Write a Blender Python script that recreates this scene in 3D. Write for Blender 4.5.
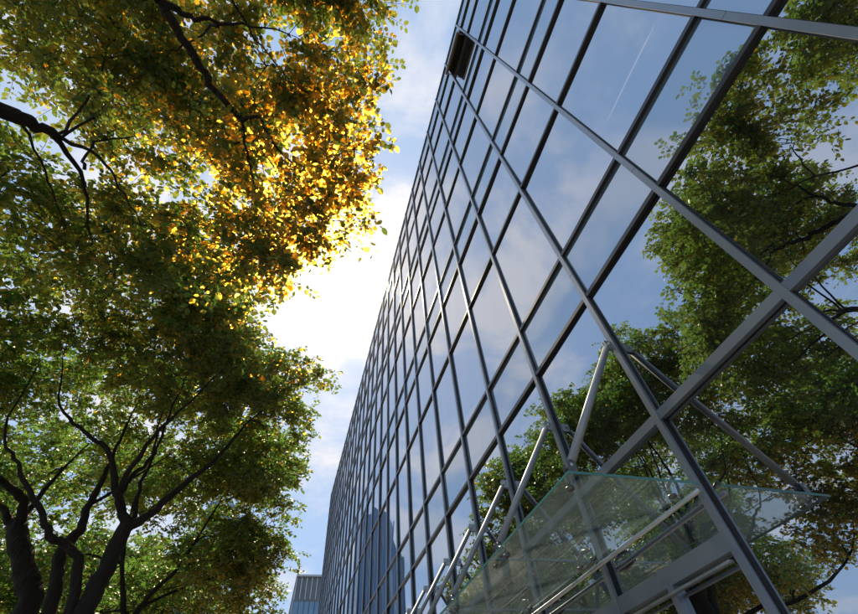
import bpy, bmesh, math, random
import numpy as np
from mathutils import Vector, Matrix

# ------------------------------------------------------------------ camera, sky, sun, exposure
scene = bpy.context.scene
for o in list(bpy.data.objects):
    bpy.data.objects.remove(o)
EYE = 1.6
cam_d = bpy.data.cameras.new('camera')
cam = bpy.data.objects.new('camera', cam_d)
scene.collection.objects.link(cam)
cam_d.sensor_width = 36.0
cam_d.lens = 17.3255
cam_d.clip_start = 0.02
cam_d.clip_end = 6000
R_ = Vector((0.95987742, -0.27031588, -0.07459667))
U_ = Vector((-0.16493303, -0.75936294, 0.62941642))
F_ = Vector((0.2267872, 0.59185915, 0.77347935))
cam.matrix_world = Matrix(((R_.x, U_.x, -F_.x, 0), (R_.y, U_.y, -F_.y, 0), (R_.z, U_.z, -F_.z, EYE), (0, 0, 0, 1)))
scene.camera = cam
scene.render.resolution_x, scene.render.resolution_y = 1024, 733

SUN = Vector((-0.0268, 0.5813, 0.8133)).normalized()
SUN_EL = math.asin(SUN.z)
SUN_AZ = math.atan2(SUN.x, SUN.y)

world = bpy.data.worlds.new('World')
scene.world = world
world.use_nodes = True
wn, wl = world.node_tree.nodes, world.node_tree.links
wn.clear()


def wnode(t, **k):
    n = wn.new(t)
    for a, v in k.items():
        setattr(n, a, v)
    return n


def wmath(op, a, b=None, c=None, clamp=False):
    n = wnode('ShaderNodeMath', operation=op, use_clamp=clamp)
    for i, v in enumerate((a, b, c)):
        if v is None:
            continue
        if isinstance(v, (int, float)):
            n.inputs[i].default_value = v
        else:
            wl.new(v, n.inputs[i])
    return n.outputs[0]


def wdot(vec, d):
    n = wnode('ShaderNodeVectorMath', operation='DOT_PRODUCT')
    wl.new(vec, n.inputs[0])
    n.inputs[1].default_value = d
    return n.outputs['Value']


w_out = wnode('ShaderNodeOutputWorld')
w_bg = wnode('ShaderNodeBackground')
w_bg.inputs['Strength'].default_value = 0.15
sky = wnode('ShaderNodeTexSky', sky_type='NISHITA')
sky.sun_disc = False
sky.sun_elevation = SUN_EL
sky.sun_rotation = SUN_AZ
sky.altitude = 50
sky.air_density = 1.0
sky.dust_density = 0.6
sky.ozone_density = 1.6
tc = wnode('ShaderNodeTexCoord')
gdir = tc.outputs['Generated']
sep = wnode('ShaderNodeSeparateXYZ')
wl.new(gdir, sep.inputs[0])
zz = wmath('ADD', wmath('MAXIMUM', sep.outputs['Z'], 0.0), 0.22)
comb = wnode('ShaderNodeCombineXYZ')
wl.new(wmath('DIVIDE', sep.outputs['X'], zz), comb.inputs[0])
wl.new(wmath('DIVIDE', sep.outputs['Y'], zz), comb.inputs[1])
comb.inputs[2].default_value = 3.3
n1 = wnode('ShaderNodeTexNoise')
n1.inputs['Scale'].default_value = 3.0
n1.inputs['Detail'].default_value = 9
n1.inputs['Roughness'].default_value = 0.58
n1.inputs['Distortion'].default_value = 0.35
wl.new(comb.outputs[0], n1.inputs['Vector'])
cl = wnode('ShaderNodeMapRange', clamp=True, interpolation_type='SMOOTHSTEP')
cl.inputs['From Min'].default_value = 0.43
cl.inputs['From Max'].default_value = 0.65
cl.inputs['To Min'].default_value = 0.0
cl.inputs['To Max'].default_value = 0.8
wl.new(n1.outputs['Fac'], cl.inputs['Value'])
# sun aureole seen through thin cloud: the nearer the sun the brighter and the denser the veil
cs = wmath('MAXIMUM', wdot(gdir, SUN), 0.0)
au_wide = wmath('POWER', cs, 14.0)
au_mid = wmath('POWER', cs, 90.0)
au_core = wmath('POWER', cs, 2500.0)
lum = wmath('ADD', wmath('MULTIPLY', au_wide, 0.5), wmath('MULTIPLY', au_mid, 2.0))
lum = wmath('ADD', lum, wmath('MULTIPLY', au_core, 400.0))
near = wnode('ShaderNodeMapRange', clamp=True, interpolation_type='SMOOTHSTEP')
near.inputs['From Min'].default_value = math.cos(math.radians(37))
near.inputs['From Max'].default_value = math.cos(math.radians(17))
wl.new(cs, near.inputs['Value'])
nearf = wmath('MULTIPLY', near.outputs[0], wmath('ADD', wmath('MULTIPLY', cl.outputs[0], 0.7), 0.15))
c_fac = wmath('ADD', wmath('MULTIPLY', cl.outputs[0], 0.8), nearf, clamp=True)
c_col = wnode('ShaderNodeMix', data_type='RGBA', blend_type='MULTIPLY')
c_col.inputs['Factor'].default_value = 1.0
c_col.inputs[6].default_value = (1.0, 0.965, 0.93, 1)
cb = wnode('ShaderNodeCombineXYZ')
CLOUD = (4.6, 4.85, 5.5)
for i, v in enumerate(CLOUD):
    wl.new(wmath('ADD', lum, v), cb.inputs[i])
wl.new(cb.outputs[0], c_col.inputs[7])
mixc = wnode('ShaderNodeMix', data_type='RGBA')
wl.new(c_fac, mixc.inputs['Factor'])
# thin high veil that evens the blue out
veil = wnode('ShaderNodeMix', data_type='RGBA')
veil.inputs['Factor'].default_value = 0.82
wl.new(sky.outputs[0], veil.inputs[6])
veil.inputs[7].default_value = (2.0, 3.05, 4.7, 1)
wl.new(veil.outputs[2], mixc.inputs[6])
wl.new(c_col.outputs[2], mixc.inputs[7])
# a single thin vapour trail high over the street
T0_, T1_ = Vector((-0.4752, -0.0668, 0.8773)), Vector((-0.4740, 0.1157, 0.8729))
TN = T0_.cross(T1_).normalized()
tw = wmath('ABSOLUTE', wdot(gdir, TN))
tmask = wmath('SUBTRACT', 1.0, wmath('DIVIDE', tw, 0.0022), clamp=True)
TM = (T0_ + T1_).normalized()
tend = wmath('MULTIPLY', wmath('SUBTRACT', wdot(gdir, TM), math.cos(T0_.angle(T1_) / 2)), 400.0, clamp=True)
trail = wmath('MULTIPLY', wmath('MULTIPLY', tmask, tend), 0.45)
mixt = wnode('ShaderNodeMix', data_type='RGBA')
wl.new(trail, mixt.inputs['Factor'])
wl.new(mixc.outputs[2], mixt.inputs[6])
mixt.inputs[7].default_value = (5.5, 5.8, 6.4, 1)
wl.new(mixt.outputs[2], w_bg.inputs['Color'])
wl.new(w_bg.outputs[0], w_out.inputs['Surface'])

sun_d = bpy.data.lights.new('sun', 'SUN')
sun_d.energy = 4.5
sun_d.angle = math.radians(0.53)
sun_d.color = (1.0, 0.82, 0.54)
sun = bpy.data.objects.new('sun', sun_d)
scene.collection.objects.link(sun)
sun.rotation_euler = (-SUN).to_track_quat('-Z', 'Y').to_euler()
sun.location = (0, 0, 60)

vs = scene.view_settings
vs.view_transform = 'Standard'
vs.look = 'None'
vs.exposure = 0.3
vs.gamma = 1.0
vs.use_curve_mapping = False
cy = scene.cycles
cy.max_bounces = 10
cy.diffuse_bounces = 4
cy.glossy_bounces = 5
cy.transmission_bounces = 4
cy.transparent_max_bounces = 14
cy.volume_bounces = 0
cy.use_denoising = True
cy.caustics_reflective = False
cy.caustics_refractive = False
cy.sample_clamp_indirect = 6.0

# ------------------------------------------------------------------ helpers
COL = scene.collection
rnd = random.Random(7)


def mat(name):
    m = bpy.data.materials.new(name)
    m.use_nodes = True
    nt = m.node_tree
    nt.nodes.clear()
    out = nt.nodes.new('ShaderNodeOutputMaterial')
    return m, nt, out


def nn(nt, t, ins=None, **k):
    n = nt.nodes.new(t)
    for a, v in k.items():
        setattr(n, a, v)
    for a, v in (ins or {}).items():
        if hasattr(v, 'is_output'):
            nt.links.new(v, n.inputs[a])
        else:
            n.inputs[a].default_value = v
    return n


def noise_col(nt, c0, c1, scale, detail=6, rough=0.6, lo=0.35, hi=0.65, stretch=None):
    t = nn(nt, 'ShaderNodeTexCoord')
    v = t.outputs['Object']
    if stretch:
        v = nn(nt, 'ShaderNodeMapping', {'Vector': v, 'Scale': stretch}).outputs[0]
    n = nn(nt, 'ShaderNodeTexNoise', {'Vector': v, 'Scale': scale, 'Detail': detail, 'Roughness': rough})
    r = nn(nt, 'ShaderNodeValToRGB', {'Fac': n.outputs['Fac']})
    r.color_ramp.elements[0].position = lo
    r.color_ramp.elements[1].position = hi
    r.color_ramp.elements[0].color = (*c0, 1)
    r.color_ramp.elements[1].color = (*c1, 1)
    return r.outputs[0], n.outputs['Fac']


def simple(name, c0, c1, scale=4.0, rough=0.5, metal=0.0, spec=0.5, bump=0.0, bscale=None, stretch=None, rvar=0.0):
    m, nt, out = mat(name)
    col, fac = noise_col(nt, c0, c1, scale, stretch=stretch)
    b = nn(nt, 'ShaderNodeBsdfPrincipled', {'Base Color': col, 'Roughness': rough, 'Metallic': metal, 'Specular IOR Level': spec})
    if rvar:
        r = nn(nt, 'ShaderNodeMapRange', {'Value': fac, 'From Min': 0.3, 'From Max': 0.7, 'To Min': rough - rvar, 'To Max': rough + rvar})
        nt.links.new(r.outputs[0], b.inputs['Roughness'])
    if bump:
        t = nn(nt, 'ShaderNodeTexCoord')
        v = t.outputs['Object']
        if stretch:
            v = nn(nt, 'ShaderNodeMapping', {'Vector': v, 'Scale': stretch}).outputs[0]
        n2 = nn(nt, 'ShaderNodeTexNoise', {'Vector': v, 'Scale': bscale or scale * 3, 'Detail': 6})
        bp = nn(nt, 'ShaderNodeBump', {'Height': n2.outputs['Fac'], 'Strength': bump, 'Distance': 0.02})
        nt.links.new(bp.outputs[0], b.inputs['Normal'])
    nt.links.new(b.outputs[0], out.inputs[0])
    return m


def sheet_fresnel(nt, ior):
    gm = nn(nt, 'ShaderNodeNewGeometry')
    r_ = nn(nt, 'ShaderNodeMapRange', {'Value': gm.outputs['Backfacing'], 'To Min': ior, 'To Max': 1.0 / ior})
    return nn(nt, 'ShaderNodeFresnel', {'IOR': r_.outputs[0]})


def coated_glass(name, refl, trans, base_r, dust=0.02, backing=None):
    """solar-control glass: mirror coating + tinted transmission, a little rain-dried dust"""
    m, nt, out = mat(name)
    lw = sheet_fresnel(nt, 1.5)
    fac = nn(nt, 'ShaderNodeMapRange', {'Value': lw.outputs[0], 'From Min': 0.04, 'From Max': 1.0, 'To Min': base_r, 'To Max': 1.0})
    t = nn(nt, 'ShaderNodeTexCoord')
    wob = nn(nt, 'ShaderNodeTexNoise', {'Vector': t.outputs['Object'], 'Scale': 0.9, 'Detail': 1.0})
    bp = nn(nt, 'ShaderNodeBump', {'Height': wob.outputs['Fac'], 'Strength': 0.10, 'Distance': 0.01})
    g = nn(nt, 'ShaderNodeBsdfGlossy', {'Color': (*refl, 1), 'Roughness': 0.0, 'Normal': bp.outputs[0]})
    if backing:
        tr = nn(nt, 'ShaderNodeBsdfDiffuse', {'Color': (*backing, 1)})
    else:
        tr = nn(nt, 'ShaderNodeBsdfTransparent', {'Color': (*trans, 1)})
    mx = nn(nt, 'ShaderNodeMixShader', {0: fac.outputs[0], 1: tr.outputs[0], 2: g.outputs[0]})
    dn = nn(nt, 'ShaderNodeTexNoise', {'Vector': nn(nt, 'ShaderNodeMapping', {'Vector': t.outputs['Object'], 'Scale': (1, 1, 0.25)}).outputs[0], 'Scale': 3.0, 'Detail': 8})
    df = nn(nt, 'ShaderNodeMapRange', {'Value': dn.outputs['Fac'], 'From Min': 0.4, 'From Max': 0.8, 'To Min': dust * 0.3, 'To Max': dust * 2.0})
    dd = nn(nt, 'ShaderNodeBsdfDiffuse', {'Color': (0.5, 0.5, 0.5, 1)})
    mx2 = nn(nt, 'ShaderNodeMixShader', {0: df.outputs[0], 1: mx.outputs[0], 2: dd.outputs[0]})
    nt.links.new(mx2.outputs[0], out.inputs[0])
    return m


M = {}
M['vision'] = coated_glass('coated_vision_glass', (0.68, 0.71, 0.76), (0.20, 0.24, 0.26), 0.76)
M['spandrel'] = coated_glass('spandrel_glass', (0.64, 0.69, 0.76), None, 0.58, 0.04, backing=(0.24, 0.36, 0.46))
M['frame'] = simple('bronze_grey_aluminium', (0.26, 0.29, 0.34), (0.30, 0.33, 0.38), 1.2, 0.30, 0.40, 0.5, rvar=0.04)
M['transom'] = simple('shaded_bronze_transom', (0.060, 0.058, 0.064), (0.072, 0.070, 0.076), 1.2, 0.32, 0.4, 0.5, rvar=0.05)  # darker than the frame metal: shade of the undersides put into the colour
M['gasket'] = simple('black_gasket', (0.012, 0.012, 0.012), (0.02, 0.02, 0.02), 8, 0.6)
M['concrete'] = simple('concrete', (0.24, 0.23, 0.22), (0.34, 0.33, 0.31), 2.0, 0.85, bump=0.2)
M['ceiling'] = simple('ceiling_board', (0.42, 0.42, 0.40), (0.50, 0.50, 0.48), 1.0, 0.9)
M['interior'] = simple('interior_wall_paint', (0.30, 0.30, 0.29), (0.36, 0.35, 0.33), 0.6, 0.8)
M['carpet'] = simple('carpet', (0.06, 0.06, 0.07), (0.09, 0.09, 0.10), 12, 0.95)
M['fixing'] = simple('dull_fixing_steel', (0.16, 0.165, 0.17), (0.24, 0.245, 0.25), 9.0, 0.38, 0.8)
M['steel'] = simple('satin_steel', (0.50, 0.51, 0.52), (0.62, 0.63, 0.64), 6.0, 0.32, 0.9, rvar=0.07)
M['tube'] = simple('grey_painted_tube', (0.36, 0.38, 0.41), (0.44, 0.46, 0.49), 5.0, 0.42, 0.2, bump=0.03, rvar=0.08)
M['brown'] = simple('brown_sash_metal', (0.34, 0.21, 0.13), (0.40, 0.26, 0.16), 5.0, 0.45, 0.2)
M['asphalt'] = simple('asphalt', (0.040, 0.040, 0.042), (0.065, 0.065, 0.066), 9.0, 0.92, bump=0.3)
M['paving'] = simple('granite_paving', (0.22, 0.21, 0.20), (0.32, 0.31, 0.29), 2.0, 0.8, bump=0.1)
M['kerb'] = simple('kerb_granite', (0.25, 0.25, 0.24), (0.36, 0.35, 0.34), 5.0, 0.8, bump=0.2)
M['soil'] = simple('ground_soil', (0.10, 0.10, 0.09), (0.16, 0.15, 0.13), 0.3, 0.95)
M['paint'] = simple('road_paint', (0.65, 0.65, 0.62), (0.80, 0.80, 0.78), 6.0, 0.7)
M['towerglass'] = simple('tower_blue_glass', (0.05, 0.19, 0.40), (0.07, 0.24, 0.47), 0.05, 0.18, 0.0, 0.7)
M['towerfin'] = simple('tower_metal_fin', (0.20, 0.26, 0.33), (0.26, 0.32, 0.40), 0.2, 0.4, 0.3)
M['officeglass'] = simple('office_blue_glass', (0.07, 0.21, 0.37), (0.12, 0.28, 0.45), 0.4, 0.15, 0.0, 0.7)
M['officefin'] = simple('office_light_cladding', (0.42, 0.48, 0.54), (0.50, 0.56, 0.60), 0.3, 0.5)
M['officedark'] = simple('office_dark_louvre', (0.09, 0.12, 0.16), (0.13, 0.17, 0.22), 0.3, 0.5)
M['hutgrey'] = simple('grey_metal_siding', (0.16, 0.17, 0.19), (0.22, 0.23, 0.25), 0.5, 0.5, 0.2)


def bark_mat():
    m, nt, out = mat('bark')
    col, fac = noise_col(nt, (0.014, 0.011, 0.009), (0.045, 0.034, 0.026), 9.0, 8, 0.65, 0.3, 0.7, (1, 1, 0.22))
    t = nn(nt, 'ShaderNodeTexCoord')
    mp = nn(nt, 'ShaderNodeMapping', {'Vector': t.outputs['Object'], 'Scale': (1, 1, 0.2)})
    v = nn(nt, 'ShaderNodeTexVoronoi', {'Vector': mp.outputs[0], 'Scale': 26.0})
    bp = nn(nt, 'ShaderNodeBump', {'Height': v.outputs['Distance'], 'Strength': 0.7, 'Distance': 0.03})
    b = nn(nt, 'ShaderNodeBsdfPrincipled', {'Base Color': col, 'Roughness': 0.9, 'Normal': bp.outputs[0]})
    nt.links.new(b.outputs[0], out.inputs[0])
    return m


def leaf_mat(name, d0, d1, t0, t1, fwd):
    m, nt, out = mat(name)
    a = nn(nt, 'ShaderNodeAttribute', attribute_name='var')
    rc = nn(nt, 'ShaderNodeMix', {'Factor': a.outputs['Fac'], 6: (*d0, 1), 7: (*d1, 1)}, data_type='RGBA')
    rt = nn(nt, 'ShaderNodeMix', {'Factor': a.outputs['Fac'], 6: (*t0, 1), 7: (*t1, 1)}, data_type='RGBA')
    d = nn(nt, 'ShaderNodeBsdfPrincipled', {'Base Color': rc.outputs[2], 'Roughness': 0.45, 'Specular IOR Level': 0.35})
    t = nn(nt, 'ShaderNodeBsdfTranslucent', {'Color': rt.outputs[2]})
    fw = nn(nt, 'ShaderNodeBsdfRefraction', {'Color': (*fwd, 1), 'Roughness': 0.56, 'IOR': 1.36})
    add0 = nn(nt, 'ShaderNodeAddShader', {0: d.outputs[0], 1: t.outputs[0]})
    add = nn(nt, 'ShaderNodeAddShader', {0: add0.outputs[0], 1: fw.outputs[0]})
    nt.links.new(add.outputs[0], out.inputs[0])
    return m


M['bark'] = bark_mat()
M['leafA'] = leaf_mat('broad_leaf', (0.030, 0.060, 0.012), (0.055, 0.095, 0.018), (0.050, 0.115, 0.018), (0.115, 0.195, 0.028), (0.42, 0.235, 0.020))
M['leafB'] = leaf_mat('small_glossy_leaf', (0.028, 0.060, 0.016), (0.050, 0.090, 0.020), (0.050, 0.135, 0.022), (0.120, 0.230, 0.034), (0.46, 0.25, 0.018))


def link_mesh(name, me, m, parent=None, smooth=False):
    if m is not None and not me.materials:
        me.materials.append(m)
    if smooth:
        me.polygons.foreach_set('use_smooth', np.ones(len(me.polygons), dtype=bool))
    o = bpy.data.objects.new(name, me)
    COL.objects.link(o)
    if parent is not None:
        o.parent = parent
    return o


def thing(name, label, cat, loc=(0, 0, 0), group=None):
    o = bpy.data.objects.new(name, None)
    COL.objects.link(o)
    o.location = loc
    o.empty_display_size = 0.2
    o['label'] = label
    o['category'] = cat
    if group:
        o['group'] = group
    return o


def box_me(name, x0, x1, y0, y1, z0, z1, bev=0.0):
    bm = bmesh.new()
    bmesh.ops.create_cube(bm, size=1.0)
    for v in bm.verts:
        v.co = Vector((x0 + (v.co.x + .5) * (x1 - x0), y0 + (v.co.y + .5) * (y1 - y0), z0 + (v.co.z + .5) * (z1 - z0)))
    if bev:
        bmesh.ops.bevel(bm, geom=bm.edges[:], offset=bev, segments=1, affect='EDGES')
    me = bpy.data.meshes.new(name)
    bm.to_mesh(me)
    bm.free()
    return me


def box(name, x0, x1, y0, y1, z0, z1, m, parent=None, bev=0.0):
    return link_mesh(name, box_me(name, x0, x1, y0, y1, z0, z1, bev), m, parent)


class MB:
    """collects simple shapes that belong to ONE part"""
    def __init__(s):
        s.v, s.f = [], []

    def box(s, x0, x1, y0, y1, z0, z1):
        n = len(s.v)
        s.v += [(x, y, z) for z in (z0, z1) for y in (y0, y1) for x in (x0, x1)]
        s.f += [tuple(n + i for i in q) for q in ((0, 2, 3, 1), (4, 5, 7, 6), (0, 1, 5, 4), (2, 6, 7, 3), (0, 4, 6, 2), (1, 3, 7, 5))]
        return s

    def tube(s, pts, rad, sides=10, cap=True):
        pts = [Vector(p) for p in pts]
        n = len(pts)
        if isinstance(rad, (int, float)):
            rad = [rad] * n
        base = len(s.v)
        up = Vector((0.31, 0.17, 0.93))
        for i, p in enumerate(pts):
            d = (pts[min(i + 1, n - 1)] - pts[max(i - 1, 0)])
            d = d.normalized() if d.length > 1e-9 else Vector((0, 0, 1))
            if abs(d.dot(up)) > 0.97:
                up = Vector((0.9, 0.3, 0.1)).normalized()
            a = d.cross(up).normalized()
            b = d.cross(a)
            up = -b if (-b).dot(up) > 0 else b
            a = d.cross(up).normalized()
            b = d.cross(a)
            for k in range(sides):
                t = 2 * math.pi * k / sides
                q = p + (a * math.cos(t) + b * math.sin(t)) * rad[i]
                s.v.append(tuple(q))
        for i in range(n - 1):
            for k in range(sides):
                k2 = (k + 1) % sides
                s.f.append((base + i * sides + k, base + i * sides + k2, base + (i + 1) * sides + k2, base + (i + 1) * sides + k))
        if cap:
            s.f.append(tuple(base + k for k in reversed(range(sides))))
            s.f.append(tuple(base + (n - 1) * sides + k for k in range(sides)))
        return s

    def build(s, name, m, parent=None, smooth=False):
        me = bpy.data.meshes.new(name)
        me.from_pydata(s.v, [], s.f)
        me.update()
        return link_mesh(name, me, m, parent, smooth)


# ------------------------------------------------------------------ ground, road, pavement
g = box('ground', -1500, 1500, -1500, 1500, -0.6, -0.16, M['soil'])
g['kind'] = 'structure'
r = box('road', -13.0, -6.2, -300, 300, -0.155, -0.125, M['asphalt'])
r['kind'] = 'structure'
for k in range(-6, 12):
    o = box('lane_marking', -9.68, -9.53, k * 8.0, k * 8.0 + 3.5, -0.121, -0.117, M['paint'], r)
pv = box('pavement', -5.95, 2.45, -40, 120, -0.155, -0.02, M['paving'])
pv['kind'] = 'structure'
kb = box('kerb', -6.18, -5.97, -40, 120, -0.16, 0.0, M['kerb'])
kb['kind'] = 'structure'
pv2 = box('pavement_far', -22, -13.2, -40, 120, -0.155, -0.01, M['paving'])
pv2['kind'] = 'structure'
# paving slabs next to the camera (the photograph looks up, so only a patch)
sl_me = box_me('paving_slab', -0.294, 0.294, -0.294, 0.294, -0.018, 0.004, 0.004)
sl_me.materials.append(M['paving'])
for i in range(-9, 4):
    for j in range(-4, 12):
        s = bpy.data.objects.new('paving_slab', sl_me)
        COL.objects.link(s)
        s.parent = pv
        s.location = (i * 0.6 + 0.3, j * 0.6, rnd.uniform(-0.001, 0.001))

# ------------------------------------------------------------------ glass office building
XF = 2.60                 # front of the mullion caps
XG = 2.665                # glass plane
Y0, DY = -0.4514, 1.28576
TZ = [19.50, 18.32, 16.78, 14.74, 13.96, 12.38, 10.33, 9.47, 7.89, 5.83, 5.00, 3.45, 2.54, 0.0]
SPAN = {0, 3, 6, 9}       # spandrel rows
B0, B1 = -7, 28
def my(i): return Y0 + DY * i
bld = thing('glass_office_building', 'tall glass curtain wall office building with dark grid of mullions, filling the right side', 'building', (XF, my(0), 0))
def bpart(name, me, m, loc=None, smooth=False):
    o = link_mesh(name, me, m, None, smooth)
    o.parent = bld
    o.matrix_parent_inverse = Matrix.Translation((-XF, -my(0), 0))
    if loc is not None:
        o.location = loc
    return o
# mullions: one shared mesh
mb = MB()
cuts = [0.0, 5.42, 9.93, 14.35, 19.62]
for a_, b_ in zip(cuts[:-1], cuts[1:]):
    mb.box(0.01, 0.052, -0.027, 0.027, a_ + 0.003, b_ - 0.003)
mb.box(0.052, 0.20, -0.024, 0.024, 0, 19.60)
mu_me = bpy.data.meshes.new('mullion'); mu_me.from_pydata(mb.v, [], mb.f); mu_me.materials.append(M['frame'])
ga = MB()
ga.box(0.040, 0.064, -0.036, -0.0275, 0, 19.58); ga.box(0.040, 0.064, 0.0275, 0.036, 0, 19.58)
ga_me = bpy.data.meshes.new('gasket'); ga_me.from_pydata(ga.v, [], ga.f); ga_me.materials.append(M['gasket'])
for i in range(B0, B1 + 1):
    mo = bpart('mullion', mu_me, M['frame'], (XF, my(i), 0))
    go = bpy.data.objects.new('gasket', ga_me); COL.objects.link(go); go.parent = mo
for k, z in enumerate(TZ[:-1]):
    t = 0.025 if k < 11 else (0.038 if k == 11 else 0.055)
    mb = MB()
    ya = my(B0) if k != 12 else my(2)
    mb.box(XF + 0.018, XF + 0.057, ya, my(B1), z - t, z + t)
    mb.box(XF + 0.057, XF + 0.195, ya, my(B1), z - t + 0.008, z + t - 0.008)
    me = bpy.data.meshes.new('transom'); me.from_pydata(mb.v, [], mb.f)
    bpart('transom', me, M['transom'] if k < 11 else M['frame'])
# panes
rest_v = MB(); rest_s = MB()
pr = random.Random(11)
meshes = {}
for row in range(13):
    zt, zb = TZ[row], TZ[row + 1]
    if row == 12:
        zb = 0.06
    for b in range(B0, B1):
        yc = my(b) + DY / 2
        if b == 1 and row == 1:
            continue                      # the open sash sits here
        if b < 2 and row == 12:
            continue                      # beside the doors one tall pane reaches the ground
        tall = b < 2 and row == 11
        if tall:
            zb = 0.06
        else:
            zb = TZ[row + 1] if row < 12 else 0.06
        if -1 <= b <= 21:
            key = (row, tall)
            if key not in meshes:
                h = (zt - zb) / 2 - 0.012
                me = box_me('pane', -0.006, 0.006, -DY / 2 + 0.012, DY / 2 - 0.012, -h, h)
                meshes[key] = me
            o = bpart('spandrel_pane' if row in SPAN else 'pane', meshes[key], M['spandrel'] if row in SPAN else M['vision'], (XG, yc, (zt + zb) / 2))
            o.rotation_euler = (0, math.radians(pr.gauss(0, 0.25)), math.radians(pr.gauss(0, 0.25)))
        else:
            (rest_s if row in SPAN else rest_v).box(XG - 0.006, XG + 0.006, yc - DY / 2 + 0.012, yc + DY / 2 - 0.012, zb + 0.012, zt - 0.012)
for q, nm, m in ((rest_v, 'far_panes', M['vision']), (rest_s, 'far_spandrel_panes', M['spandrel'])):
    me = bpy.data.meshes.new(nm); me.from_pydata(q.v, [], q.f)
    o = bpart(nm, me, m); o['kind'] = 'stuff'
# open top-hung sash near the roof
sb = MB()
hs = TZ[1] - TZ[2] - 0.08
w = DY / 2 - 0.045
sb.box(-0.03, 0.03, -w, -w + 0.06, -hs, 0); sb.box(-0.03, 0.03, w - 0.06, w, -hs, 0)
sb.box(-0.03, 0.03, -w + 0.06, w - 0.06, -hs, -hs + 0.07); sb.box(-0.03, 0.03, -w + 0.06, w - 0.06, -0.07, 0)
me = bpy.data.meshes.new('open_sash'); me.from_pydata(sb.v, [], sb.f)
sash = bpart('open_sash', me, M['brown'], (XF + 0.03, my(1) + DY / 2, TZ[1] - 0.04))
sash.rotation_euler = (0, math.radians(11), 0)
sash['label'] = 'window sash tilted open near the roof, brown underside'
o = box('sash_pane', -0.012, 0.012, -w + 0.055, w - 0.055, -hs + 0.065, -0.065, M['brown'], sash)
for k in (-1, 1):
    MB().tube([(0.0, k * (w - 0.02), -hs + 0.1), (0.33, k * (w - 0.02), -hs + 0.32)], 0.012, 6).build('stay_arm', M['steel'], sash)
# entrance doors below the door head (bays 2 and 3)
for i in (2, 3, 4):
    yc = my(i) + DY / 2
    me = box_me('door_stile', XF + 0.012, XF + 0.09, yc - 0.03, yc + 0.03, 0.02, 2.485)
    bpart('door_stile', me, M['frame'])
    me = box_me('door_track', XF - 0.03, XF + 0.007, my(i) + 0.04, my(i + 1) - 0.04, 2.425, 2.44)
    bpart('door_track', me, M['steel'])
# structure inside
XB = 12.0
YB0, YB1 = my(B0), my(B1)
for z0, z1 in ((0.0 - 0.1, 0.02), (5.05, 5.78), (9.52, 10.28), (14.0, 14.70)):
    me = box_me('floor_slab', XF + 0.24, XB, YB0 + 0.05, YB1 - 0.05, z0, z1)
    bpart('floor_slab', me, M['ceiling'])
me = box_me('roof', XF + 0.10, XB + 0.2, YB0 - 0.02, YB1 + 0.02, 19.55, 19.80); bpart('roof', me, M['frame'])
me = box_me('back_wall', XB, XB + 0.2, YB0, YB1, 0, 19.54); bpart('back_wall', me, M['interior'])
me = box_me('end_wall', XF + 0.06, XB, YB1 + 0.04, YB1 + 0.24, 0, 19.54); bpart('end_wall', me, M['frame'])
me = box_me('end_wall', XF + 0.06, XB, YB0 - 0.24, YB0 - 0.04, 0, 19.54); bpart('end_wall', me, M['frame'])
me = box_me('partition', 6.6, 6.75, YB0 + 0.1, YB1 - 0.1, 0.03, 19.50); bpart('partition', me, M['interior'])
for i in range(-6, 28, 4):
    for (z0, z1) in ((0.03, 5.04), (5.79, 9.51), (10.29, 13.99), (14.71, 19.5)):
        mb = MB().tube([(4.2, my(i) + 0.64, z0), (4.2, my(i) + 0.64, z1)], 0.24, 16)
        me = bpy.data.meshes.new('inner_column'); me.from_pydata(mb.v, [], mb.f)
        bpart('inner_column', me, M['ceiling'])
# suspended ceiling boards in the entrance hall
for i in range(-3, 12):
    me = box_me('ceiling_panel', 3.1, 4.0, my(i) + 0.12, my(i + 1) - 0.12, 4.55, 4.62)
    bpart('ceiling_panel', me, M['ceiling'])

# ------------------------------------------------------------------ glass entrance canopy
ZC = 2.862
XO = 1.58
can = thing('entrance_canopy', 'clear greenish glass canopy hung on grey tubes from the glass facade', 'canopy', (XO, my(2), ZC))
def cpart(o):
    o.parent = can
    o.matrix_parent_inverse = Matrix.Translation((-XO, -my(2), -ZC))
    return o
def canopy_glass():
    m, nt, out = mat('green_canopy_glass')
    lw = sheet_fresnel(nt, 1.52)
    t = nn(nt, 'ShaderNodeBsdfTransparent', {'Color': (0.80, 0.855, 0.87, 1)})
    g = nn(nt, 'ShaderNodeBsdfGlossy', {'Color': (0.92, 0.97, 0.96, 1), 'Roughness': 0.01})
    mx = nn(nt, 'ShaderNodeMixShader', {0: lw.outputs[0], 1: t.outputs[0], 2: g.outputs[0]})
    tc_ = nn(nt, 'ShaderNodeTexCoord')
    n = nn(nt, 'ShaderNodeTexNoise', {'Vector': tc_.outputs['Object'], 'Scale': 7.0, 'Detail': 9, 'Roughness': 0.7})
    f = nn(nt, 'ShaderNodeMapRange', {'Value': n.outputs['Fac'], 'From Min': 0.35, 'From Max': 0.8, 'To Min': 0.03, 'To Max': 0.085})
    d = nn(nt, 'ShaderNodeBsdfTranslucent', {'Color': (0.36, 0.46, 0.50, 1)})
    mx2 = nn(nt, 'ShaderNodeMixShader', {0: f.outputs[0], 1: mx.outputs[0], 2: d.outputs[0]})
    nt.links.new(mx2.outputs[0], out.inputs[0])
    return m
M['canopy'] = canopy_glass()
M['glassedge'] = simple('green_glass_edge', (0.10, 0.34, 0.30), (0.16, 0.42, 0.37), 8, 0.2, spec=0.6)
NB = 7
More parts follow.
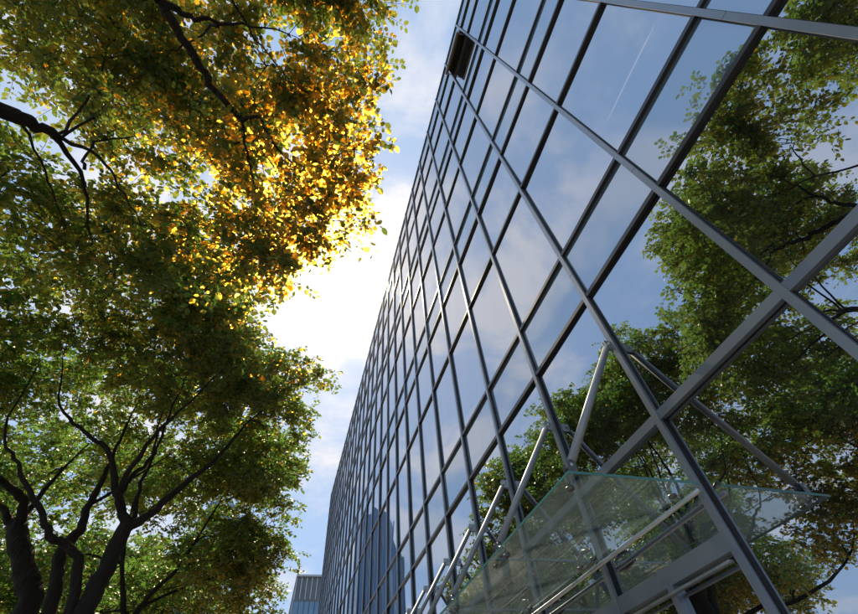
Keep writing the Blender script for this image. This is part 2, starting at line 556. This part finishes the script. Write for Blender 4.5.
for i in range(2, 2 + NB):
    ya, yb = my(i) + 0.006, my(i + 1) - 0.006
    if i == 2:
        ya = my(2) - 0.06
    p = cpart(box('glass_panel', XO, XF - 0.02, ya, yb, ZC, ZC + 0.019, M['canopy']))
    e = MB().box(XO - 0.004, XO - 0.0005, ya, yb, ZC + 0.001, ZC + 0.018)
    if i == 2:
        e.box(XO, XF - 0.02, ya - 0.004, ya - 0.0005, ZC + 0.001, ZC + 0.018)
    o = e.build('polished_edge', M['glassedge']); o.parent = p
    cpart(box('joint', XO + 0.01, XF - 0.03, yb + 0.001, yb + 0.011, ZC + 0.002, ZC + 0.016, M['steel']))
ye = my(2 + NB)
cpart(box('mid_strip', (XO + XF) / 2 - 0.003, (XO + XF) / 2 + 0.003, my(2) - 0.04, ye, ZC - 0.004, ZC - 0.001, M['steel']))  # thin pale strip along the middle of the canopy, just below the glass
cpart(MB().tube([(XF - 0.045, my(2) - 0.05, ZC - 0.035), (XF - 0.045, ye, ZC - 0.035)], 0.017, 12).build('wall_rail', M['steel'], smooth=True))
for i in range(2, 3 + NB):
    ym = my(i)
    top = Vector((XF - 0.06, ym - 0.005, 4.24))
    low = Vector((XO + 0.09, ym + 0.03, ZC + 0.10))
    d = (low - top).normalized()
    st = cpart(MB().tube([top + d * 0.05, low - d * 0.05], 0.030, 16).build('strut', M['tube'], smooth=True))
    for e, s in ((top, 1), (low, -1)):
        MB().tube([e + d * 0.05 * s, e - d * 0.02 * s], [0.022, 0.016], 10).build('clevis', M['fixing'], st, True)
    for e in (top, low):
        MB().tube([e + Vector((0, -0.042, 0)), e + Vector((0, 0.042, 0))], 0.013, 10).build('pin', M['steel'], st, True)
    for f0 in (-0.034, 0.024):
        MB().box(low.x - 0.03, low.x + 0.03, low.y + f0, low.y + f0 + 0.010, ZC + 0.05, ZC + 0.13).build('fork_plate', M['fixing'], st)
    MB().box(XF - 0.09, XF, ym - 0.022, ym - 0.014, 4.19, 4.29).box(XF - 0.09, XF, ym + 0.006, ym + 0.014, 4.19, 4.29).build('bracket', M['steel'], st)
    # point fixings: a button under the glass either side of the joint, joined by an arm, a pin through to the strut
    ys = [ym + 0.10] if i == 2 else [ym - 0.11, ym + 0.11]
    for xx in (XO + 0.09, XF - 0.13):
        fx = MB()
        for yy in ys:
            fx.tube([(xx, yy, ZC - 0.020), (xx, yy, ZC - 0.014), (xx, yy, ZC - 0.001)], [0.020, 0.030, 0.030], 16)
            fx.tube([(xx, yy, ZC + 0.02), (xx, yy, ZC + 0.07)], 0.012, 10)
        if len(ys) == 2:
            fx.tube([(xx, ys[0], ZC + 0.06), (xx, ym, ZC + 0.085), (xx, ys[1], ZC + 0.06)], [0.013, 0.02, 0.013], 10)
            fx.tube([(xx, ys[0], ZC - 0.022), (xx, ym, ZC - 0.032), (xx, ys[1], ZC - 0.022)], [0.011, 0.016, 0.011], 10)
        else:
            fx.tube([(xx, ys[0], ZC + 0.06), (xx, ym + 0.02, ZC + 0.09)], 0.013, 10)
        cpart(fx.build('spider_fixing', M['fixing'], smooth=True))

# ------------------------------------------------------------------ trees
LEAF_V = np.array([(0, 0, 0), (0.28, -0.30, 0.05), (0.68, -0.27, 0.05), (1.0, 0, -0.06), (0.68, 0.27, 0.05), (0.28, 0.30, 0.05)], dtype=np.float64)


def leaves(name, cent, size, nper, spread, m, parent, seed):
    rg = np.random.default_rng(seed)
    n = len(cent) * nper
    # every cluster is a handful of sprigs, leaves set alternately along each
    S = max(3, nper // 11); K = nper // S
    n = len(cent) * S * K
    sb_ = np.repeat(cent, S, axis=0) + rg.normal(0, spread * 0.30, (len(cent) * S, 3))
    sd_ = rg.normal(0, 1, (len(sb_), 3)) * np.array([1, 1, 0.45]) + np.array([0, 0, -0.08])
    sd_ /= np.linalg.norm(sd_, axis=1, keepdims=True)
    sl_ = spread * 1.9 * rg.uniform(0.6, 1.2, len(sb_))
    tt = (np.arange(K)[None, :] + rg.uniform(0.1, 0.9, (len(sb_), K))) / K
    p = sb_[:, None, :] + sd_[:, None, :] * (sl_[:, None] * tt)[:, :, None]
    p[:, :, 2] -= 0.35 * sl_[:, None] * tt ** 2
    lat = np.cross(sd_, np.array([0, 0, 1.0])); lat /= np.linalg.norm(lat, axis=1, keepdims=True) + 1e-6
    side = np.where(np.arange(K) % 2 == 0, 1.0, -1.0)
    ax = sd_[:, None, :] * 0.7 + lat[:, None, :] * side[None, :, None] * 0.95
    p = p.reshape(-1, 3); ax = ax.reshape(-1, 3)
    ax = ax / np.linalg.norm(ax, axis=1, keepdims=True) + rg.normal(0, 0.30, (n, 3)) + np.array([0, 0, -0.30])
    ax /= np.linalg.norm(ax, axis=1, keepdims=True)
    p = p + ax * size * 0.22
    # the sprig twigs themselves: slim three-sided stems bent once
    m_ = len(sb_)
    pts = np.stack([sb_, sb_ + sd_ * sl_[:, None] * 0.5 - np.array([0, 0, 1.0]) * (0.0875 * sl_)[:, None], sb_ + sd_ * sl_[:, None] - np.array([0, 0, 1.0]) * (0.35 * sl_)[:, None]], 1)
    up_ = np.cross(lat, sd_)
    ring = np.stack([lat * math.cos(a_) + up_ * math.sin(a_) for a_ in (0.5, 2.6, 4.7)], 1)
    rr_ = np.array([0.0045, 0.003, 0.0012])
    TV = (pts[:, :, None, :] + ring[:, None, :, :] * rr_[None, :, None, None]).reshape(-1, 3)
    tf = np.array([(r_ * 3 + k_, r_ * 3 + (k_ + 1) % 3, (r_ + 1) * 3 + (k_ + 1) % 3, (r_ + 1) * 3 + k_) for r_ in range(2) for k_ in range(3)])
    TF = (np.arange(m_)[:, None, None] * 9 + tf[None]).reshape(-1)
    tm = bpy.data.meshes.new('twigs')
    tm.vertices.add(len(TV)); tm.vertices.foreach_set('co', TV.astype(np.float32).ravel())
    tm.loops.add(len(TF)); tm.loops.foreach_set('vertex_index', TF.astype(np.int32))
    tm.polygons.add(len(TF) // 4)
    tm.polygons.foreach_set('loop_start', (np.arange(len(TF) // 4) * 4).astype(np.int32))
    tm.polygons.foreach_set('loop_total', np.full(len(TF) // 4, 4, dtype=np.int32))
    tm.update(calc_edges=True)
    to = link_mesh('twigs', tm, M['bark'], parent); to['kind'] = 'stuff'
    to.matrix_parent_inverse = Matrix.Translation(Vector(parent.location) * -1)
    nm = rg.normal(0, 0.42, (n, 3)) + np.array([0, 0, 1.0])
    sd = np.cross(nm, ax)
    sd /= np.linalg.norm(sd, axis=1, keepdims=True) + 1e-9
    nm = np.cross(ax, sd)
    sz = size * np.clip(rg.normal(1.0, 0.30, n), 0.4, 1.7)
    L = LEAF_V
    wd = rg.uniform(0.95, 1.35, n)
    V = p[:, None, :] + sz[:, None, None] * (L[None, :, 0:1] * ax[:, None, :] + (L[None, :, 1:2] * wd[:, None, None]) * sd[:, None, :] + L[None, :, 2:3] * nm[:, None, :] * rg.uniform(-0.5, 3.0, n)[:, None, None])
    V = V.reshape(-1, 3)
    me = bpy.data.meshes.new(name)
    me.vertices.add(n * 6)
    me.vertices.foreach_set('co', V.astype(np.float32).ravel())
    base = np.arange(n)[:, None] * 6
    f1 = base + np.array([0, 1, 2, 3]); f2 = base + np.array([0, 3, 4, 5])
    loops = np.stack([f1, f2], 1).reshape(-1)
    me.loops.add(len(loops)); me.loops.foreach_set('vertex_index', loops.astype(np.int32))
    me.polygons.add(n * 2)
    me.polygons.foreach_set('loop_start', (np.arange(n * 2) * 4).astype(np.int32))
    me.polygons.foreach_set('loop_total', np.full(n * 2, 4, dtype=np.int32))
    clump = np.repeat(rg.uniform(0, 1, len(cent)), S * K)
    var = np.clip(0.55 * clump + 0.45 * rg.uniform(0, 1, n), 0, 1)
    at = me.attributes.new('var', 'FLOAT', 'POINT')
    at.data.foreach_set('value', np.repeat(var, 6).astype(np.float32))
    me.update(calc_edges=True)
    me.validate()
    o = link_mesh(name, me, m, parent)
    o['kind'] = 'stuff'
    return o


def smooth_path(pts, wob=0.0, rg=None, sub=4):
    P = [Vector(p) for p in pts]
    if len(P) == 2:
        P = [P[0], P[0].lerp(P[1], 0.5), P[1]]
    out = []
    for i in range(len(P) - 1):
        a, b, c, d = P[max(i - 1, 0)], P[i], P[i + 1], P[min(i + 2, len(P) - 1)]
        for k in range(sub):
            t = k / sub
            q = 0.5 * ((2 * b) + (c - a) * t + (2 * a - 5 * b + 4 * c - d) * t * t + (3 * b - a - 3 * c + d) * t ** 3)
            if wob and rg:
                q = q + Vector((rg.gauss(0, wob), rg.gauss(0, wob), rg.gauss(0, wob)))
            out.append(q)
    out.append(P[-1])
    return out


def tree(label, base, limbs, blobs, leaf, nper, size, spread, density, seed, name='street_tree'):
    """limbs: (r0, r1, [points]) with the first the trunk; blobs: (cx, cy, cz, rx, ry, rz) of the crown"""
    rg = random.Random(seed)
    t = thing(name, label, 'tree', base, 'street trees along the pavement')
    inv = Matrix.Translation(Vector(base) * -1)
    wood = MB(); br = MB()
    nodes = []
    for k, (r0, r1, pts) in enumerate(limbs):
        r0, r1 = r0 * 0.85, (r1 * 0.85 if r1 > 0.032 else r1 * 0.3)
        path = smooth_path(pts, 0.012, rg, 5)
        n = len(path)
        rad = [r0 + (r1 - r0) * (i / (n - 1)) for i in range(n)]
        if k == 0:
            rad[0] *= 1.5; rad[1] *= 1.15
        rad = [q * rg.uniform(0.93, 1.08) for q in rad]
        (wood if r0 > 0.05 else br).tube(path, rad, 12 if r0 > 0.05 else 7)
        for i, q in enumerate(path):
            if k > 0 or i > n * 0.75:
                nodes.append((q, rad[i]))
    cents = []
    for (cx, cy, cz, rx, ry, rz) in blobs:
        c = Vector((cx, cy, cz))
        q, rq = min(nodes, key=lambda a: (a[0] - c).length + max(0, a[0].z - c.z) * 0.7)
        mid = q.lerp(c, 0.5) + Vector((rg.gauss(0, .12), rg.gauss(0, .12), rg.uniform(-.05, .2)))
        r0 = min(rq * 0.8, 0.035)
        path = smooth_path([q, mid, c], 0.02, rg, 5)
        br.tube(path, [r0 + (0.008 - r0) * i / (len(path) - 1) for i in range(len(path))], 6)
        loc = [(p_, 0.01) for p_ in path[3:]]
        nc = max(4, int(density * (rx * ry * rz) ** (2 / 3) * 4))
        for j in range(nc):
            while True:
                v = Vector((rg.uniform(-1, 1), rg.uniform(-1, 1), rg.uniform(-1, 1)))
                if 0.12 < v.length <= 1:
                    break
            v = v.normalized() * (v.length ** 0.6)
            e = Vector((cx + v.x * rx, cy + v.y * ry, cz + v.z * rz))
            cents.append(tuple(e))
            if j % 3 == 0:
                a = min(loc, key=lambda a: (a[0] - e).length)[0]
                m1 = a.lerp(e, 0.5) + Vector((rg.gauss(0, .06), rg.gauss(0, .06), rg.gauss(0.03, .06)))
                br.tube([a, m1, e], [0.007, 0.005, 0.002], 4, False)
    nv = len(wood.v)
    wood.v += br.v
    wood.f += [tuple(i_ + nv for i_ in f_) for f_ in br.f]
    o = wood.build('trunk', M['bark'], t, True)
    o.matrix_parent_inverse = inv
    o = leaves('crown', np.array(cents), size, nper, spread, leaf, t, seed)
    o.matrix_parent_inverse = inv
    return len(cents) * nper


def grid_blobs(x0, x1, y0, y1, z0, z1, n, r, seed, keep=None):
    rg = random.Random(seed)
    out = []
    while len(out) < n:
        c = (rg.uniform(x0, x1), rg.uniform(y0, y1), rg.uniform(z0, z1))
        if keep and not keep(*c):
            continue
        s = rg.uniform(0.75, 1.25)
        out.append((*c, r * s, r * s, r * s * 0.7))
    return out


# A: the big broad-leaved tree overhead
A_edge = [(-0.50, 0.0, 8.6, .65, .8, .5), (-0.48, 0.8, 8.4, .62, .7, .5), (-0.50, 1.45, 7.9, .55, .6, .5), (-0.06, 1.85, 7.0, .50, .45, .38),
          (-0.10, 2.35, 6.45, .38, .36, .3), (-0.28, 2.72, 6.15, .34, .32, .26), (-0.55, 3.05, 6.15, .36, .32, .28), (-0.90, 3.40, 6.2, .4, .36, .3),
          (-0.45, 2.35, 6.45, .42, .42, .34), (-0.95, 2.85, 6.45, .48, .42, .36), (-1.6, 3.2, 6.7, .6, .5, .4), (-0.85, -0.9, 8.6, .7, .8, .5),
          (-1.0, -1.8, 8.5, .8, .8, .5), (-0.7, 1.9, 7.45, .6, .6, .4), (-1.2, 2.3, 7.2, .6, .6, .4), (-1.35, 1.4, 7.9, .7, .7, .4),
          (-2.4, 3.4, 7.0, .65, .5, .4), (-3.3, 3.5, 7.1, .65, .5, .4), (-2.0, 2.5, 7.5, .65, .6, .4), (-2.9, 2.6, 7.6, .65, .6, .4), (-1.6, 0.4, 8.2, .7, .7, .4),
          (-1.35, 3.45, 6.3, .45, .4, .3), (-2.1, 3.75, 6.5, .5, .4, .32), (-2.9, 4.0, 6.6, .5, .4, .32), (-3.7, 4.1, 6.8, .55, .45, .35), (-4.4, 3.4, 7.2, .7, .6, .4)]
A_fill = grid_blobs(-7.5, -1.4, -4.5, 2.8, 8.0, 9.6, 17, 0.90, 3, lambda x, y, z: y < 0.62 * (z - 1.6) - 0.7 and (x + 4) ** 2 / 16 + (y + .6) ** 2 / 17 < 1)
nA = tree('large broad-leaved tree overhead at upper left, its limbs reaching over the camera', (-5.0, -0.3, -0.02),
          [(0.20, 0.15, [(-5.0, -0.3, -0.1), (-4.97, -0.2, 1.6), (-4.8, 0.1, 3.4), (-4.6, 0.4, 4.4)]),
           (0.12, 0.050, [(-4.6, 0.4, 4.3), (-4.1, 1.2, 5.3), (-3.31, 1.98, 6.1), (-3.19, 2.11, 6.25), (-3.08, 2.29, 6.4)]),
           (0.035, 0.008, [(-3.08, 2.29, 6.4), (-2.95, 2.75, 6.43), (-3.03, 3.37, 6.47), (-3.11, 3.93, 6.5)]),
           (0.028, 0.008, [(-3.08, 2.29, 6.4), (-2.72, 2.43, 6.43), (-2.56, 2.85, 6.47), (-2.37, 3.45, 6.5)]),
           (0.018, 0.006, [(-3.24, 2.09, 6.2), (-3.17, 2.61, 6.23), (-3.18, 3.16, 6.27), (-3.24, 3.68, 6.3)]),
           (0.12, 0.055, [(-4.6, 0.4, 4.3), (-3.7, 0.45, 5.6), (-2.6, 0.6, 6.5), (-2.1, 0.82, 6.8)]),
           (0.058, 0.036, [(-2.1, 0.82, 6.8), (-1.99, 1.0, 6.82), (-1.81, 1.28, 6.85), (-1.65, 1.54, 6.88), (-1.38, 1.8, 6.9)]),
           (0.032, 0.010, [(-1.38, 1.8, 6.9), (-1.18, 1.7, 6.82), (-0.96, 1.94, 6.75), (-0.52, 2.24, 6.68), (-0.17, 2.46, 6.6)]),
           (0.022, 0.008, [(-1.38, 1.8, 6.9), (-1.26, 2.19, 6.73), (-1.1, 2.54, 6.57), (-0.84, 2.95, 6.4)]),
           (0.044, 0.018, [(-2.1, 0.82, 6.8), (-1.98, 0.93, 7.07), (-1.74, 0.95, 7.25), (-1.5, 0.92, 7.43), (-1.01, 0.9, 7.6)]),
           (0.022, 0.008, [(-2.0, 0.3, 7.2), (-1.63, 0.72, 7.4), (-1.3, 1.07, 7.47), (-0.97, 1.38, 7.53), (-0.45, 1.62, 7.6)]),
           (0.08, 0.02, [(-4.6, 0.4, 4.3), (-5.2, -0.4, 5.8), (-5.6, -1.2, 7.4), (-5.8, -1.8, 8.6)]),
           (0.07, 0.02, [(-4.6, 0.4, 4.3), (-4.3, -0.6, 6.0), (-3.4, -1.4, 7.4), (-2.4, -2.0, 8.4)]),
           (0.06, 0.02, [(-4.6, 0.4, 4.3), (-5.5, 1.0, 5.8), (-6.3, 1.3, 7.2)])],
          A_edge + A_fill, M['leafA'], 60, 0.068, 0.21, 17.5, 21)

# B: the multi-stemmed tree at lower left
B_blobs = [(-0.55, 7.0, 7.3, .8, .8, .6), (-0.75, 8.0, 7.2, .8, .8, .6), (-1.25, 7.2, 7.7, .7, .7, .5), (-0.85, 9.0, 6.8, .8, .8, .6), (-2.1, 6.2, 8.0, .75, .75, .5),
           (-2.0, 7.5, 8.2, .8, .8, .55), (-2.4, 5.6, 8.3, .9, .8, .6), (-3.2, 5.6, 8.0, .9, .8, .6), (-1.6, 8.2, 8.2, .9, .9, .6), (-2.6, 7.2, 8.7, .9, .9, .6),
           (-3.6, 6.4, 8.4, .9, .9, .6), (-2.6, 8.6, 8.4, .9, .9, .6), (-1.4, 6.4, 7.3, .8, .7, .5), (-2.2, 6.0, 7.4, .8, .7, .5), (-3.0, 6.2, 7.2, .8, .7, .5),
           (-1.5, 7.6, 7.2, .8, .8, .5), (-4.2, 6.0, 7.4, .8, .8, .5), (-4.4, 7.4, 8.0, .9, .9, .6), (-3.4, 8.0, 7.6, .8, .8, .5), (-2.4, 7.6, 7.4, .8, .8, .5),
           (-3.4, 5.0, 9.0, .8, .7, .5), (-4.4, 5.0, 9.0, .8, .7, .5), (-5.2, 5.6, 8.4, .8, .7, .5), (-2.8, 7.0, 9.1, .8, .8, .5), (-2.6, 6.2, 9.3, .8, .8, .5)]
nB = tree('multi-stemmed tree at lower left with dark forking limbs, nearest to the sun glow', (-2.5, 7.4, -0.02),
          [(0.17, 0.12, [(-2.55, 7.4, -0.1), (-2.5, 7.4, 1.6), (-2.47, 7.4, 2.6), (-2.44, 7.4, 3.6), (-2.42, 7.4, 4.0), (-2.42, 7.4, 4.5), (-2.40, 7.4, 4.71)]),
           (0.085, 0.03, [(-2.4, 7.4, 4.66), (-2.17, 7.4, 4.86), (-1.91, 7.4, 5.31), (-1.53, 7.4, 5.83), (-1.22, 7.4, 6.59), (-0.8, 7.3, 7.2)]),
           (0.085, 0.02, [(-2.4, 7.4, 4.66), (-2.58, 7.24, 4.9), (-2.64, 7.08, 5.0), (-2.94, 6.92, 5.51), (-3.37, 6.76, 5.75), (-3.85, 6.6, 6.1), (-4.2, 6.4, 6.9)]),
           (0.055, 0.02, [(-2.6, 7.2, 4.95), (-2.66, 7.3, 5.32), (-2.48, 7.2, 5.57), (-2.42, 7.1, 6.02), (-2.46, 7.0, 6.7), (-2.3, 6.6, 7.6)]),
           (0.045, 0.02, [(-2.38, 7.4, 4.75), (-2.53, 7.53, 5.39), (-2.6, 7.67, 5.95), (-2.82, 7.8, 6.79), (-2.9, 8.0, 7.7)]),
           (0.055, 0.02, [(-2.64, 7.1, 5.0), (-2.50, 6.9, 5.7), (-2.1, 6.6, 6.4), (-1.6, 6.3, 7.2)]),
           (0.085, 0.02, [(-2.5, 7.4, 3.3), (-2.71, 7.23, 4.08), (-2.92, 7.07, 4.27), (-3.1, 6.9, 4.31), (-3.34, 6.73, 4.61), (-3.79, 6.57, 5.05), (-4.15, 6.4, 5.47), (-4.3, 6.2, 6.6)])],
          B_blobs, M['leafB'], 46, 0.068, 0.17, 22, 22)
# a slimmer stem just behind B
nB2 = tree('slim leaning tree between the two thick trunks at lower left', (-3.1, 8.4, -0.02),
           [(0.12, 0.09, [(-3.0, 8.4, -0.1), (-3.05, 8.4, 2.0), (-3.2, 8.4, 3.84), (-3.46, 8.4, 4.6), (-3.39, 8.4, 4.96)]),
            (0.085, 0.03, [(-3.39, 8.4, 4.93), (-3.46, 8.4, 5.45), (-3.47, 8.4, 5.95), (-3.55, 8.4, 6.67), (-3.7, 8.6, 7.8)]),
            (0.04, 0.015, [(-3.44, 8.4, 5.4), (-3.0, 8.7, 6.2), (-2.6, 9.0, 7.0)])],
           [(-3.4, 9.2, 8.6, .9, .9, .6), (-4.2, 8.8, 8.4, .9, .9, .6), (-2.6, 9.6, 8.0, .9, .9, .6), (-3.6, 9.6, 7.2, .9, .9, .6), (-1.8, 9.6, 7.6, .9, .8, .6), (-2.4, 9.8, 6.8, .8, .8, .5)], M['leafB'], 40, 0.068, 0.17, 20, 23)
nC = tree('tree with a thick dark trunk at the lower left edge and a low forked limb', (-3.8, 9.0, -0.02),
          [(0.21, 0.16, [(-3.75, 9.0, -0.1), (-3.7, 9.0, 2.0), (-3.75, 9.0, 4.0), (-3.97, 9.0, 4.45), (-4.32, 9.0, 4.89), (-4.57, 9.0, 5.26)]),
           (0.11, 0.03, [(-4.55, 9.0, 5.2), (-4.6, 8.73, 5.55), (-5.01, 8.47, 5.81), (-5.61, 8.2, 6.32), (-6.0, 8.0, 7.4)]),
           (0.10, 0.03, [(-4.55, 9.0, 5.2), (-4.74, 9.0, 5.35), (-5.03, 9.0, 5.6), (-5.73, 9.0, 6.01), (-6.4, 9.2, 7.2)]),
           (0.06, 0.02, [(-3.85, 9.0, 3.3), (-4.3, 8.2, 3.75), (-4.9, 7.0, 3.95), (-5.3, 6.3, 4.3), (-5.5, 5.9, 4.8)]),
           (0.07, 0.02, [(-4.57, 9.0, 5.26), (-4.7, 9.4, 6.3), (-4.6, 9.8, 7.6)])],
          [(-5.5, 8.2, 7.6, .9, .9, .6), (-6.3, 8.8, 7.8, 1, 1, .7), (-5.2, 9.4, 8.4, 1, 1, .7), (-6.2, 7.6, 7.2, .9, .9, .6), (-7.2, 8.0, 7.6, 1, 1, .7), (-6.6, 9.8, 7.0, 1, 1, .7),
           (-4.8, 10.2, 7.8, 1, 1, .7), (-5.6, 10.4, 6.6, 1, 1, .6), (-5.5, 5.9, 4.9, .6, .6, .4), (-5.2, 6.5, 4.5, .4, .5, .25), (-5.8, 6.3, 5.3, .6, .6, .4), (-4.7, 7.5, 3.9, .3, .35, .2)],
          M['leafB'], 40, 0.070, 0.17, 18, 24)
# D, E: the next trees along the street
nD = tree('leafy tree behind the multi-stemmed one, its right edge against the sky', (-3.0, 12.2, -0.02),
          [(0.15, 0.09, [(-3.0, 12.2, -0.1), (-3.05, 12.1, 2.5), (-3.14, 12.0, 4.79)]),
           (0.07, 0.03, [(-3.14, 12.0, 4.7), (-3.75, 12.0, 6.04), (-4.0, 12.0, 7.21), (-3.98, 12.0, 8.03)]),
           (0.075, 0.025, [(-3.1, 12.0, 4.5), (-2.72, 11.88, 5.22), (-2.38, 11.75, 5.66), (-1.99, 11.62, 6.89), (-1.8, 11.5, 7.5)]),
           (0.05, 0.02, [(-2.9, 12.0, 4.9), (-2.2, 12.8, 5.6), (-1.2, 13.4, 6.2)])],
          grid_blobs(-5.2, -0.85, 10.6, 14.5, 4.8, 8.8, 26, 0.85, 5, lambda x, y, z: z > 5.6 or y > 12.6) + [(-0.6, 13.4, 6.4, .85, .9, .7), (-0.7, 12.6, 7.2, .8, .8, .6), (-0.7, 13.2, 5.4, .8, .8, .6),
           (-1.65, 12.5, 6.8, .8, .8, .6), (-2.4, 13.0, 6.2, .8, .8, .6), (-1.5, 13.5, 6.3, .8, .8, .6), (-3.3, 14.6, 6.4, .9, .9, .6), (-4.0, 14.8, 5.9, .9, .9, .6)],
          M['leafB'], 40, 0.080, 0.20, 17, 25)
nE = tree('distant tree farthest along the pavement, low at the bottom beside the glass wall', (-2.6, 18.2, -0.02),
          [(0.15, 0.09, [(-2.6, 18.2, -0.1), (-2.6, 18.1, 2.5), (-2.6, 18.0, 4.2)]),
           (0.07, 0.02, [(-2.6, 18, 4.1), (-2.0, 17.6, 5.4), (-1.4, 17.4, 6.8)]), (0.07, 0.02, [(-2.6, 18, 4.1), (-3.4, 18.4, 5.6), (-4.0, 18.6, 7.0)])],
          grid_blobs(-5.0, -0.95, 16.2, 20.5, 4.2, 8.2, 18, 1.0, 6), M['leafB'], 34, 0.095, 0.22, 14, 26)
# F, G, H: trees on the road side
nF = tree('leafy tree across the kerb, seen between the dark limbs at lower left', (-8.5, 13.5, -0.02),
          [(0.16, 0.1, [(-8.5, 13.5, -0.1), (-8.4, 13.5, 2.5), (-8.3, 13.5, 4.4)]), (0.08, 0.02, [(-8.3, 13.5, 4.3), (-7.4, 13.2, 6), (-6.8, 13, 7.5)]), (0.08, 0.02, [(-8.3, 13.5, 4.3), (-9.2, 13.8, 6), (-9.8, 14, 7.5)])],
          grid_blobs(-11.5, -5.6, 11.2, 16, 4.4, 9.4, 42, 1.05, 8), M['leafB'], 36, 0.095, 0.24, 13, 27)
nG = tree('bright green tree far behind the trunks at the bottom left', (-7.5, 20.5, -0.02),
          [(0.16, 0.1, [(-7.5, 20.5, -0.1), (-7.4, 20.5, 2.5), (-7.3, 20.5, 4.4)]), (0.08, 0.02, [(-7.3, 20.5, 4.3), (-6.4, 20.2, 6), (-5.8, 20, 7.5)]), (0.08, 0.02, [(-7.3, 20.5, 4.3), (-8.2, 20.8, 6), (-8.8, 21, 7.5)])],
          grid_blobs(-11, -3.8, 18, 23, 3.2, 9.5, 46, 1.2, 9), M['leafB'], 36, 0.12, 0.27, 11, 28)
nH = tree('leafy tree at the left edge below the overhead crown', (-7.2, 4.8, -0.02),
          [(0.16, 0.1, [(-7.2, 4.8, -0.1), (-7.15, 4.8, 2.5), (-7.1, 4.8, 4.4)]), (0.08, 0.02, [(-7.1, 4.8, 4.3), (-6.4, 5.0, 5.6), (-5.6, 5.4, 7.0)]), (0.08, 0.02, [(-7.1, 4.8, 4.3), (-7.8, 4.6, 6), (-8.4, 4.4, 7.5)])],
          grid_blobs(-9.5, -4.9, 3.6, 7.0, 5.0, 8.4, 34, 0.85, 10), M['leafB'], 40, 0.080, 0.20, 16, 29)
import sys
print('leaves', file=sys.stderr); print( nA, nB, nB2, nC, nD, nE, nF, nG, nH)

# ------------------------------------------------------------------ far buildings
# office block straight down the street
ob = thing('office_block', 'pale blue office block with louvred top, low between tree and glass wall', 'building', (10, 122, 0))
def far(parent, name, x0, x1, y0, y1, z0, z1, m):
    o = box(name, x0, x1, y0, y1, z0, z1, m)
    o.parent = parent
    o.matrix_parent_inverse = Matrix.Translation(Vector(parent.location) * -1)
    return o
OX0, OX1 = 2.9, 40.0
far(ob, 'wall', OX0, OX1, 120, 150, 0, 41.0, M['officedark'])
far(ob, 'roof', OX0 - 0.2, OX1 + 0.2, 119.4, 150.2, 41.0, 41.4, M['officefin'])
n = 30
wdt = (OX1 - OX0) / n
lv = box_me('louvre_fin', -0.10, 0.10, -0.35, 0.0, -2.3, 2.3); lv.materials.append(M['officefin'])
wi = box_me('window', -wdt / 2 + 0.12, wdt / 2 - 0.12, -0.10, 0.0, -1.55, 1.55); wi.materials.append(M['officeglass'])
for i in range(n + 1):
    o = bpy.data.objects.new('louvre_fin', lv); COL.objects.link(o); o.parent = ob
    o.location = (OX0 + i * wdt - 10, -2.02, 38.5)
for fl in range(8):
    zc = 34.2 - fl * 3.9
    far(ob, 'floor_band', OX0 - 0.15, OX1 + 0.15, 119.7, 119.98, zc - 2.2, zc - 1.62, M['officefin'])
    for i in range(n):
        o = bpy.data.objects.new('window', wi); COL.objects.link(o); o.parent = ob
        o.location = (OX0 + (i + .5) * wdt - 10, -2.03, zc)
# blue tower seen in the glass
TX, TY = -26.0, 165.0
tw_ = thing('glass_tower', 'tall blue glass tower with pointed top, mirrored in the glass facade', 'tower', (TX, TY, 0))
def prism(parent, name, poly, z0, ztop, m):
    k = len(poly)
    v = [(x, y, z0) for x, y in poly] + [(x, y, ztop(x, y)) for x, y in poly]
    f = [tuple(reversed(range(k))), tuple(range(k, 2 * k))] + [(i, (i + 1) % k, k + (i + 1) % k, k + i) for i in range(k)]
    me = bpy.data.meshes.new(name); me.from_pydata(v, [], f)
    return link_mesh(name, me, m, parent)
prism(tw_, 'shaft', [(6.5, -6), (2.0, -9.5), (-3.2, -9.0), (-5.5, -5), (-5.5, 8), (6.5, 8)], 0, lambda x, y: 74.5 + (2.6 if abs(x - 2) < .1 else 0) - (3.5 if x < -5 else 0), M['towerglass'])
prism(tw_, 'wing', [(-5.5, -2.5), (-9.0, -1.5), (-10.0, 1), (-10.0, 8), (-5.5, 8)], 0, lambda x, y: 71 if x > -6 else 62, M['towerglass'])
for (x, y) in [(6.55, -6.05), (4.3, -7.8), (2.0, -9.6), (-0.6, -9.35), (-3.25, -9.1), (-5.55, -5.05), (-9.05, -1.55)]:
    hgt = 74 if x > -6 else 62.5
    MB().box(x - 0.18, x + 0.18, y - 0.25, y + 0.1, 0, hgt).build('fin', M['towerfin'], tw_)
# low grey roof across the road, seen only in the glass
HX, HY = -45.0, 47.0
hut = thing('grey_roof_building', 'small grey building with ribbed siding, mirrored low behind the trunks', 'building', (HX, HY, 0))
box('wall', -3.6, 2.4, -3, 6, 0, 12.6, M['hutgrey'], hut)
for k in range(12):
    box('siding_board', -3.68, 2.48, -3.06, -3.003, 6.6 + k * 0.5, 6.6 + k * 0.5 + 0.42, M['hutgrey'], hut)
box('roof', -3.9, 2.7, -3.3, 6.2, 12.6, 12.9, M['officedark'], hut)

# ------------------------------------------------------------------ warm air volume added for the glow near the sun
hz = box('glow_haze', -1520, 1520, -1520, 1520, -1.6, 90, None)
hz['kind'] = 'stuff'
hm, hnt, hout = mat('glow_haze_air')
hv = nn(hnt, 'ShaderNodeVolumePrincipled', {'Color': (1.0, 0.88, 0.68, 1), 'Density': 0.00022, 'Anisotropy': 0.88})
hnt.links.new(hv.outputs[0], hout.inputs['Volume'])
hz.data.materials.append(hm)
